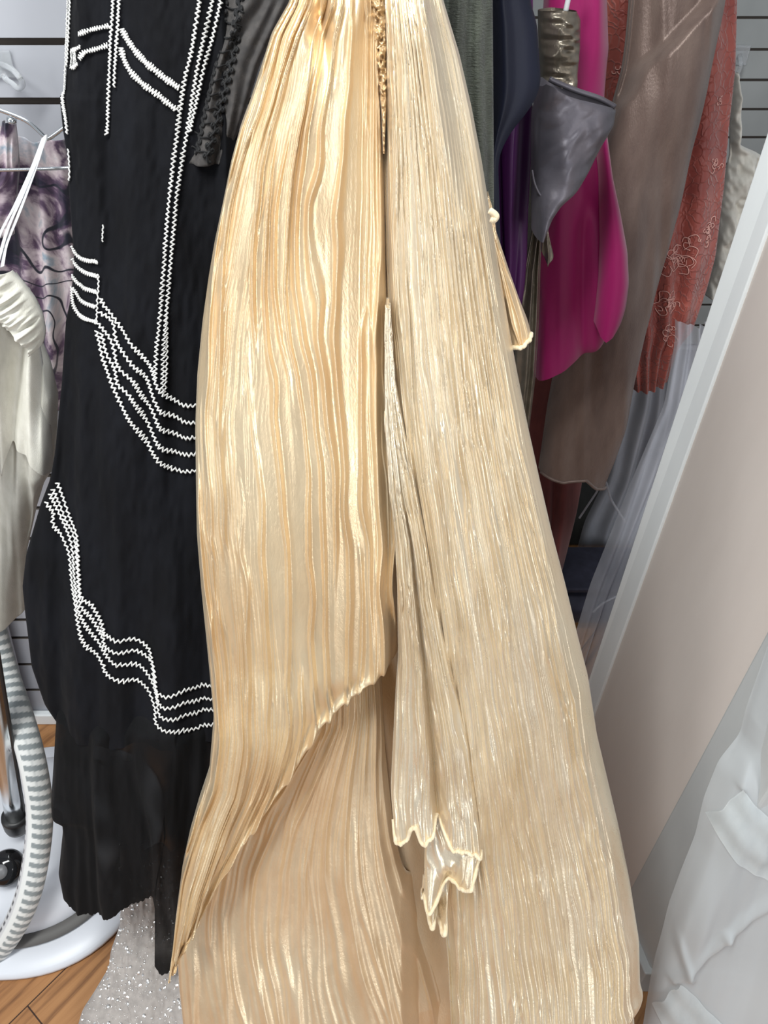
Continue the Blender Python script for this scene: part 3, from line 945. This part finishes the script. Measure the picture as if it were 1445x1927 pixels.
# pole and socket
pa = ray_pt(31, 1545, .695); pb = ray_pt(-6, 1335, .70)
d = (pb - pa) / np.linalg.norm(pb - pa)
sk = tube('pole_socket', [pa - d * 0.022, pa - d * .012, pa, pa + d * 0.012, pa + d * .02, pa + d * .021], [.019, .0215, .0225, .0235, .0228, .016], MBLACK, steam, 28)
tube('pole', [pa + d * t for t in np.linspace(0.0, 0.9, 12)], 0.0165, CHROME, steam, 28)
tube('pole_clip', [pa + d * t + np.array([.0165, -.002, 0]) for t in np.linspace(0.04, 0.9, 12)], 0.0035, MBLACK, steam, 8)

WEAVE = M('woven_hose_cover')
at = WEAVE.node('ShaderNodeAttribute'); at.attribute_name = 'weave'
WEAVE.color(at.outputs['Color']).set(Roughness=0.7, Sheen_Weight=0.2)
WEAVE.bump(WEAVE.noise(WEAVE.coords(), 700, 3), 0.3, 0.001)


def hose_color(S, A):
    white = np.array(lin(226, 228, 226)[:3]); grey = np.array(lin(138, 146, 148)[:3]); ink = np.array(lin(70, 72, 80)[:3]); pale = np.array(lin(205, 206, 208)[:3])
    a = (A + 0.55) % (2 * math.pi)
    band = 0.5 + 0.5 * np.sin(2 * math.pi * (S / 0.0165 + 0.9 * a / math.pi))
    side = sstep(0.35, 0.5, ((HOSE_A - a) % (2 * math.pi)) / 2.2) * sstep(1.0, 0.8, ((HOSE_A - a) % (2 * math.pi)) / 2.2)
    side = 0.25 + 0.75 * np.maximum(side, sstep(0.5, .3, np.abs(((HOSE_A - a) % (2 * math.pi)) - 0.5)))
    m = (sstep(0.45, 0.6, band) * side)[..., None]
    col = grey * (1 - m) + white * m
    stripe = (np.abs(((a - HOSE_A + math.pi) % (2 * math.pi)) - math.pi) < 0.2)[..., None]
    col = np.where(stripe, white, col)
    left = ((((a - HOSE_A - 0.2) % (2 * math.pi)) < 0.85))[..., None]
    col = np.where(left, pale, col)
    dash = (np.abs(((a - HOSE_A - 0.62 + math.pi) % (2 * math.pi)) - math.pi) < 0.16) & ((S / 0.0165) % 1 < 0.5)
    return np.where(dash[..., None], ink, col)


HOSE_A = math.radians(300) + 0.55
hp = spline([(-60, 1060, .84), (-22, 1160, .82), (8, 1262, .785), (36, 1345, .735), (60, 1430, .69), (74, 1520, .65), (70, 1600, .612), (54, 1680, .575), (26, 1745, .55), (-12, 1795, .534), (-60, 1830, .52)], 420)
tube('woven_hose', ray_pt(hp[:, 0], hp[:, 1], hp[:, 2]), 0.0205, WEAVE.m, steam, 72, hose_color)

# grey upright strip against the slat wall
up0 = ray_pt(52, 1390, 1.0); up1 = ray_pt(18, 1100, 1.0)
wv_ = np.array([0.024, 0, 0]); dp = np.array([0, 0.012, 0])
b0 = np.array([up0[0], 1.0, 0.036]); b1 = np.array([up1[0] - .01, 1.0, 0.75])
st = prism('wall_standard', [b0 - wv_, b0 + wv_, b0 + wv_ + dp, b0 - wv_ + dp], [b1 - wv_, b1 + wv_, b1 + wv_ + dp, b1 - wv_ + dp], SLAT.m, None, 0.002)
tag(st, 'narrow pale grey upright strip against the slatted wall behind the steamer hose', 'wall strip')

# ------------------------------------------------------------------ right: the clothes further along the rail
VEL = fabric('dark_green_velvet', lin(34, 38, 32), lin(78, 84, 72), 0.5, 0.25, 55, (1, 1, 0.35), 0.9, 0.5)
VEL.bump(VEL.noise(VEL.coords((0.35, 1, 2.5)), 260, 4), 0.8, 0.003)
vg = Cloth([(-260, 760), (900, 800)], [(-260, 926), (0, 927), (420, 930), (900, 935)], -260, 900, [(-260, .93), (900, .86)], 0.03, soft_folds(4, .008, 301))
o = vg.build('velvet_dress', VEL.m, None, 80, 200, back=.02)
tag(o, 'dark green velvet dress hanging right behind the champagne dress', 'dress')

NAVY = fabric('navy_satin', lin(13, 17, 34), lin(18, 24, 46), 0.55, 0.0, 12).m
nv = Cloth([(-260, 905), (300, 915), (800, 930)], [(-260, 985), (0, 997), (43, 1010), (86, 1013), (151, 1018), (180, 1010), (208, 993), (242, 963), (277, 942), (303, 936), (800, 950)], -260, 700,
           [(-260, .99), (700, .93)], 0.035, soft_folds(1, .010, 311))
o = nv.build('navy_dress', NAVY, None, 70, 180, back=.02)
tag(o, 'navy blue satin dress hanging between the green velvet and purple dresses', 'dress')

PURP = fabric('purple_satin', lin(58, 22, 64), lin(80, 32, 88), 0.45, 0.0, 12).m
pp = Cloth([(-260, 915), (300, 918), (620, 940)], [(-260, 1001), (150, 1003), (300, 999), (400, 993), (480, 991), (540, 986), (580, 979), (620, 975)], -260, 610, [(-260, 1.125), (620, 1.065)], 0.025, soft_folds(2, .010, 321))
o = pp.build('purple_dress', PURP, None, 60, 160, back=.02)
tag(o, 'deep purple satin dress between the navy dress and the silver grey top', 'dress')

FOIL = M('champagne_foil_jersey')
FOIL.color(FOIL.ramp(FOIL.noise(FOIL.coords((1, 1, 1)), 30, 4), [(0.3, lin(112, 104, 92)), (0.7, lin(144, 134, 120))])).set(Roughness=0.28, Metallic=0.55)
FOIL.bump(FOIL.noise(FOIL.coords((1, 1, 0.6)), 150, 4), 0.35, 0.002)
foil = thing('metallic_dress', 'shiny taupe foil dress with ruched strapless bodice on a white ribbon', 'dress', tuple(ray_pt(1020, 800, 1.06)))


def fold_foil(U, V, px, py):
    s = (px * 0.9 + py) / 34.0 + 0.6 * noise2(px / 40.0, py / 30.0, 331)
    return (0.012 * noise2(s, px / 70.0, 332) * sstep(0.15, 0.4, V) + 0.004 * noise2(px / 18.0, py / 10.0, 333)) * edge_fade(U, .06)


fb = Cloth([(10, 1012), (60, 1012), (143, 1017), (220, 1012)], [(10, 1076), (17, 1082), (35, 1091), (87, 1090), (130, 1086), (220, 1080)], 16, 220, [(0, 1.135), (220, 1.125)], 0.035, fold_foil, top=[(0, 19), (.45, 16), (1, 20)], sm=4)
fb.build('bodice', FOIL.m, foil, 90, 120, back=.02)
fs_ = Cloth([(180, 1004), (415, 993), (500, 975), (800, 960)], [(180, 1060), (415, 1022), (450, 1018), (600, 1014), (700, 1008), (800, 996), (900, 985)], 190, 880, [(190, 1.135), (900, 1.06)], 0.02, soft_folds(3, .008, 335), sm=6)
fs_.build('skirt', FOIL.m, foil, 60, 160)
ft = Cloth([(390, 1016), (500, 1018)], [(390, 1030), (440, 1032), (480, 1042), (500, 1036)], 390, 494, [(390, 1.035), (500, 1.03)], 0.01, soft_folds(2, .004, 336), bottom=[(0, 470), (.5, 496), (1, 480)], sm=5)
ft.build('side_drape', FOIL.m, foil, 24, 40)
q = spline([(1079, -60), (1073, -20), (1068, 4), (1064, 22)], 20)
tube('ribbon_strap', ray_pt(q[:, 0], q[:, 1], 1.115), 0.0034, RIBBON, foil, 8)

SATIN = M('silver_grey_satin')
SATIN.color(SATIN.ramp(SATIN.noise(SATIN.coords(), 14, 4), [(0.3, lin(78, 75, 83)), (0.7, lin(106, 102, 110))])).set(Roughness=0.42, Metallic=0.4, Sheen_Weight=0.1)
SATIN.bump(SATIN.noise(SATIN.coords((1, 1, 1)), 60, 5), 0.35, 0.002)
cup = thing('satin_top', 'silver grey satin strapless top with a cup hanging below the foil bodice', 'top', tuple(ray_pt(1060, 400, 1.03)))
cl = Cloth([(140, 1014), (212, 1000), (300, 999), (380, 1000), (440, 1002)], [(140, 1050), (170, 1092), (184, 1130), (201, 1158), (233, 1153), (268, 1132), (320, 1106), (355, 1082), (374, 1056), (398, 1037), (437, 1018)], 150, 436,
           [(140, 1.055), (440, 1.02)], 0.045, lambda U, V, px, py: (0.006 * noise2(px / 34.0, py / 60.0, 341) + .0014 * noise2(px / 14.0 + py / 20.0, py / 20.0, 342)) * edge_fade(U, .06),
           top=[(0, 160), (.12, 150), (.3, 152), (.6, 172), (.85, 188), (1, 201)], sm=5)
cl.build('cup', SATIN.m, cup, 100, 140, back=.03)
q = spline([(1034, 149), (1058, 160), (1088, 172), (1127, 185), (1157, 201)], 40)
tube('neckline_binding', ray_pt(q[:, 0], q[:, 1], 1.03), 0.0032, SATIN.m, cup, 8)
q = spline([(1001, 320), (1006, 345), (1016, 366), (1030, 376), (1044, 372)], 40)
tube('cup_seam', ray_pt(q[:, 0], q[:, 1], 1.0), 0.0014, SATIN.m, cup, 6)

PINK = fabric('magenta_satin', lin(140, 16, 84), lin(172, 24, 106), 0.42, 0.3, 9, (1, 1, 0.2), .1, .4).m
pink = thing('magenta_dress', 'magenta pink satin dress with a looped drape beside the taupe dress', 'dress', tuple(ray_pt(1090, 700, 1.18)))
pk = Cloth([(-260, 1040), (200, 1010), (440, 1000), (560, 1010), (710, 1006)], [(-260, 1130), (0, 1141), (90, 1144), (130, 1140), (180, 1136), (260, 1138), (330, 1150), (400, 1166), (470, 1172), (530, 1170), (575, 1164), (605, 1155), (630, 1142), (650, 1130), (673, 1100), (710, 1060)],
           -260, 700, [(-260, 1.22), (700, 1.15)], 0.035,
           lambda U, V, px, py: (0.010 * noise2(px / 36.0, py / 300.0, 351) - 0.014 * np.exp(-((px - 1090 - (py - 300) * .02) / 14) ** 2) * sstep(350, 450, py)) * edge_fade(U, .05),
           bottom=[(0, 706), (.35, 692), (.6, 680), (.8, 664), (1, 640)], sm=8)
pk.build('skirt', PINK, pink, 110, 220, back=.015)
lp = Cloth([(250, 1118), (330, 1126), (450, 1128), (520, 1126), (580, 1120), (640, 1112)], [(250, 1139), (330, 1150), (400, 1166), (470, 1179), (530, 1182), (575, 1176), (605, 1166), (640, 1150)], 250, 630,
           [(250, 1.16), (640, 1.11)], 0.03, None, bottom=[(0, 604), (.2, 622), (.45, 630), (.7, 622), (1, 590)], sm=10)
lp.build('looped_drape', PINK, pink, 50, 120, back=.01)

TAUPE = M('taupe_shimmer_crepe')
TAUPE.color(TAUPE.ramp(TAUPE.noise(TAUPE.coords((1, 1, 0.3)), 40, 6), [(0.3, lin(118, 98, 90)), (0.7, lin(142, 122, 112))])).set(Roughness=0.42, Metallic=0.25, Sheen_Weight=0.3)
TAUPE.bump(TAUPE.noise(TAUPE.coords((1, 1, 0.4)), 500, 4), 0.4, 0.0015)
taupe = thing('taupe_dress', 'long taupe shimmer dress hanging between the magenta and coral dresses', 'dress', tuple(ray_pt(1140, 900, 1.28)))


def fold_taupe(U, V, px, py):
    c = 1300 - (py / 190.0) * 150 - 12 * noise2(py / 60.0, py * 0, 360)
    h = 0.030 * (sstep(-14, 10, px - c) - 0.5) * sstep(330, 160, py)
    h = h + 0.012 * noise2(px / 45.0 + py / 400.0, py / 420.0, 361) + 0.004 * noise2(px / 16.0, py / 200.0, 362)
    return h * edge_fade(U, .06)


tp = Cloth([(-260, 1186), (0, 1183), (80, 1176), (130, 1169), (195, 1151), (300, 1120), (600, 1060), (760, 1030), (900, 1010)],
           [(-260, 1395), (0, 1356), (80, 1340), (230, 1310), (370, 1280), (500, 1245), (620, 1214), (720, 1192), (790, 1180), (850, 1160), (905, 1138)],
           -260, 905, [(-260, 1.36), (905, 1.24)], 0.05, fold_taupe, bottom=[(0, 880), (.3, 886), (.6, 880), (.8, 900), (1, 910)], sm=8)
tb = tp.build('skirt', TAUPE.m, taupe, 150, 260, back=.02)
U = np.linspace(.02, .98, 80); px, py = tp.sample(U, np.full(80, 1.0))
tube('rolled_hem', tp.point(px, py, U, np.full(80, 1.0), .001), 0.003, TAUPE.m, tb, 8)

CORAL = M('coral_lace')
cv = CORAL.coords((1, 1, 1))
base = CORAL.ramp(CORAL.noise(cv, 16, 5), [(0.3, lin(134, 56, 48)), (0.7, lin(172, 84, 70))])
CORAL.color(base).set(Roughness=0.55, Sheen_Weight=0.5)
vo = CORAL.node('ShaderNodeTexVoronoi', feature='DISTANCE_TO_EDGE'); vo.inputs['Scale'].default_value = 60
nz = CORAL.node('ShaderNodeTexNoise'); nz.inputs['Scale'].default_value = 18; nz.inputs['Detail'].default_value = 3
mxv = CORAL.node('ShaderNodeMix', data_type='VECTOR'); mxv.inputs[0].default_value = 0.06
CORAL.link(cv, nz.inputs['Vector']); CORAL.link(cv, mxv.inputs[4]); CORAL.link(nz.outputs['Color'], mxv.inputs[5]); CORAL.link(mxv.outputs[1], vo.inputs['Vector'])
CORAL.bump(CORAL.ramp(vo.outputs['Distance'], [(0.0, (1, 1, 1, 1)), (0.12, (0, 0, 0, 1))]), 0.5, 0.003)
THREAD_CORAL = fabric('pale_coral_thread', lin(214, 152, 140), lin(232, 180, 168), 0.5, 0.4, 200).m
coral = thing('lace_dress', 'coral red lace dress with raised floral threads nearest the white edged partition', 'dress', tuple(ray_pt(1230, 720, 1.42)))
crl = Cloth([(-260, 1130), (200, 1130), (500, 1150), (720, 1184)], [(-260, 1386), (0, 1386), (130, 1383), (230, 1372), (350, 1362), (480, 1346), (540, 1330), (620, 1302), (650, 1276), (700, 1258), (720, 1252)], -260, 722,
            [(-260, 1.50), (722, 1.40)], 0.04, soft_folds(4, .014, 371), bottom=[(0, 725), (.4, 722), (.7, 715), (1, 712)], sm=8)
crs = crl.build('skirt', CORAL.m, coral, 110, 220, back=.02)
R = random.Random(4)
for (cx, cy, rr, nn) in ((1262, 470, 52, 22), (1318, 420, 34, 14), (1240, 560, 42, 16), (1340, 300, 26, 9), (1160, 128, 16, 7), (1250, 620, 30, 8), (1345, 180, 16, 5)):
    vs, fs, base_i = [], [], 0
    for k in range(nn):
        a = R.uniform(0, 6.28); r0 = R.uniform(0, rr * .7); x0 = cx + r0 * math.cos(a) * .8; y0 = cy + r0 * math.sin(a)
        a2 = R.uniform(0, 6.28); l = rr * R.uniform(.25, .6)
        q = spline([(x0, y0), (x0 + l * .5 * math.cos(a2), y0 + l * .5 * math.sin(a2)), (x0 + l * .8 * math.cos(a2 + .6), y0 + l * .8 * math.sin(a2 + .6)), (x0 + l * .7 * math.cos(a2 + 1.3), y0 + l * .7 * math.sin(a2 + 1.3))], 14)
        w = crl.point(q[:, 0], q[:, 1], lift=.002)
        t = np.gradient(w, axis=0); t /= np.linalg.norm(t, axis=1, keepdims=True)
        aa = np.cross(t, [.1, -1, .2]); aa /= np.linalg.norm(aa, axis=1, keepdims=True); bb_ = np.cross(t, aa)
        ang = np.arange(4) * math.pi / 2
        v = w[:, None] + .0008 * (aa[:, None] * np.cos(ang)[None, :, None] + bb_[:, None] * np.sin(ang)[None, :, None])
        vs.append(v.reshape(-1, 3)); fs.append(grid_faces(14, 4, base_i, True)); base_i += 56
    mesh('floral_embroidery', np.vstack(vs), np.vstack(fs), THREAD_CORAL, coral)

DRED = fabric('dark_red_lace', lin(92, 44, 44), lin(122, 62, 60), 0.7, 0.3, 30).m
dr = Cloth([(760, 990), (1100, 1000)], [(760, 1110), (880, 1100), (960, 1086), (1040, 1066), (1100, 1050)], 700, 1100, [(760, 1.40), (1100, 1.30)], 0.03, soft_folds(3, .01, 381))
o = dr.build('red_lace_dress', DRED, None, 50, 90, back=.02)
tag(o, 'dark red lace skirt hanging low behind the hem of the taupe dress', 'dress')

# tulle, behind
TUL = M('white_tulle').set(Base_Color=lin(186, 188, 198), Roughness=0.8, Sheen_Weight=0.5)
TUL.seethrough(TUL.ramp(TUL.noise(TUL.coords((1, 1, 0.4)), 10, 4), [(0.3, (0.3,) * 3 + (1,)), (0.7, (0.6,) * 3 + (1,))]))
tulle = thing('tulle_gown', 'sheer white tulle gown skirt hanging behind the coral dress by the partition', 'gown', tuple(ray_pt(1180, 1250, 1.2))[:2] + (0.05,))
for i, (l, r, y0, y1, d, d1) in enumerate((([(640, 1190), (760, 1180), (900, 1140), (980, 1100), (1200, 1040)], [(640, 1320), (900, 1270), (1200, 1170), (1330, 1130)], 640, 1060, 1.56, 1.53),
                                       ([(640, 1270), (760, 1250), (900, 1190), (1100, 1110), (1300, 1050)], [(640, 1345), (900, 1290), (1200, 1190), (1330, 1150)], 600, 1262, 1.345, 1.10))):
    c_ = Cloth(l, r, y0, y1, [(y0, d), (y1, d1)], .03, soft_folds(5, .016, 391 + i))
    ob = c_.build('skirt_layer', TUL.m, tulle, 70, 110, thick=0)
q = spline([(1090, 975), (1120, 930), (1138, 905), (1150, 940), (1178, 985)], 30)
tube('tulle_edge', ray_pt(q[:, 0], q[:, 1], 1.30), 0.0025, TUL.m, tulle, 6)
q = spline([(1115, 1152), (1135, 1135), (1160, 1122)], 20)
tube('tulle_edge', ray_pt(q[:, 0], q[:, 1], 1.24), 0.0025, TUL.m, tulle, 6)

BAG = fabric('charcoal_canvas', lin(44, 46, 46), lin(60, 62, 60), .8, .1).m
bag = thing('storage_box', 'dark charcoal fabric box standing behind the sheer tulle', 'box', (0.60, 1.75, 0))
box('box_body', (0.30, 1.63, 0.0), (0.90, 2.0, 0.40), BAG, bag, 0.012)
box('box_lid', (0.29, 1.62, 0.40), (0.91, 2.01, 0.44), BAG, bag, 0.008)

NAVY_SHADE = fabric('navy_floor_shade', lin(30, 30, 44), lin(44, 44, 60), .55, .1).m  # dark block added where the floor behind the tulle is only shaded
shade_block = thing('floor_shade_block', 'added dark navy block standing in for floor shade behind the sheer tulle', 'shade block', (0.50, 1.36, 0))
zz = np.linspace(0, 1, 12); uu = np.linspace(0, 2 * math.pi, 64, endpoint=False)
vv = []
for t in zz:
    rr = math.sin(math.pi * min(max(t, .02), .98)) ** 0.35
    for a in uu:
        k = (abs(math.cos(a)) ** 4 + abs(math.sin(a)) ** 4) ** -.25
        vv.append((.50 + .25 * rr * k * math.cos(a), 1.385 + .105 * rr * k * math.sin(a) + .006 * float(noise2(a * 3, t * 4, 421)), .002 + .13 * t + .008 * math.sin(a * 5) * t))
mesh('shade_block_body', vv, grid_faces(12, 64, closed=True), NAVY_SHADE, shade_block)
box('shade_block_top', (.28, 1.30, .132), (.72, 1.46, .146), NAVY_SHADE, shade_block, .005)

# cream ruffled garment against the rear wall, seen past the coral dress
CREAM = fabric('cream_chiffon', lin(196, 192, 182), lin(220, 216, 206), .8, .4, 40, (1, 1, 1), .3, .3).m
cream = thing('ruffled_blouse', 'cream ruffled chiffon blouse hanging between coral dress and white edged partition', 'blouse', tuple(ray_pt(1385, 500, 1.7)))
cr = Cloth([(130, 1374), (250, 1372), (290, 1372), (350, 1356), (420, 1352), (500, 1340), (560, 1325)], [(130, 1386), (240, 1388), (270, 1386), (290, 1432), (350, 1450), (560, 1400)], 135, 555, [(130, 1.74), (560, 1.66)], .03,
           lambda U, V, px, py: (.016 * noise2(px / 18.0, py / 26.0, 401) + .006 * noise2(px / 7.0, py / 10.0, 402)) * edge_fade(U, .06), sm=6)
cr.build('ruffled_front', CREAM, cream, 70, 150)

# ------------------------------------------------------------------ sheer white gown, lower right
SHEER = M('white_organza')
SHEER.set(Base_Color=lin(190, 194, 196), Roughness=0.6, Sheen_Weight=0.3)
SHEER.seethrough(SHEER.ramp(SHEER.noise(SHEER.coords((1, 1, .5)), 5, 2), [(0.3, (0.10,) * 3 + (1,)), (0.7, (0.30,) * 3 + (1,))]))
BANDM = fabric('white_organza_tuck', lin(206, 213, 215), lin(220, 226, 227), .6, .3, 60)
BANDM.seethrough(0.45)
BAND = BANDM.m
gown = thing('organza_gown', 'white sheer organza gown with wide tucks hanging in the lower right corner', 'gown', tuple(ray_pt(1380, 1900, .43)[:2]) + (0.0,))
OGD = [(1000, .62), (1350, .56), (1750, .475), (1927, .42), (1990, .395)]


def seg_dist(px, py, a, b):
    a = np.array(a, float); d = np.array(b, float) - a
    t = np.clip(((px - a[0]) * d[0] + (py - a[1]) * d[1]) / (d @ d), 0, 1)
    return np.hypot(px - a[0] - t * d[0], py - a[1] - t * d[1])


def fold_organza(U, V, px, py):
    h = (.012 * noise2(px / 60.0 + py / 150.0, py / 420.0, 411) + .004 * noise2(px / 22.0 + py / 90.0, py / 130.0, 412)) * edge_fade(U, .04)
    for a, b, w in (((1470, 1600), (1350, 1702), 9), ((1350, 1702), (1255, 1800), 9), ((1250, 1690), (1285, 1790), 8), ((1404, 1335), (1374, 1428), 8)):
        h = h + .007 * np.exp(-(seg_dist(px, py, a, b) / w) ** 2) * sstep(0, .05, U)
    return h


og = Cloth([(1000, 1480), (1200, 1450), (1330, 1404), (1380, 1392), (1430, 1352), (1500, 1324), (1570, 1308), (1640, 1280), (1700, 1258), (1750, 1246), (1800, 1232), (1850, 1222), (1990, 1200)],
           [(1000, 1800), (1990, 1750)], 1000, 1985, OGD, .06,
           fold_organza, sm=10)
og.build('skirt', SHEER.m, gown, 220, 320, thick=0)


def tuck(a, b, name, lift):
    """a raised horizontal band between two photo curves"""
    pa_ = np.array(a, float); pb_ = np.array(b, float)
    qa, qb = spline(pa_, 90), spline(pb_, 90)
    t = np.linspace(0, 1, 14)[:, None, None]
    q = qa[None] * (1 - t) + qb[None] * t
    w = og.point(q[..., 0], q[..., 1], lift=lift)
    w[..., 1] -= .004 * np.sin(math.pi * t[..., 0]) + .002 * np.sin(4 * math.pi * t[..., 0])
    return mesh(name, w.reshape(-1, 3), grid_faces(14, 90), BAND, gown)


tuck([(1374, 1428), (1400, 1455), (1445, 1480), (1520, 1510)], [(1322, 1515), (1370, 1565), (1445, 1608), (1520, 1640)], 'horizontal_tuck', .003)
tuck([(1264, 1795), (1310, 1840), (1380, 1890), (1450, 1935)], [(1222, 1870), (1270, 1930), (1330, 1965), (1400, 1985)], 'horizontal_tuck', .003)
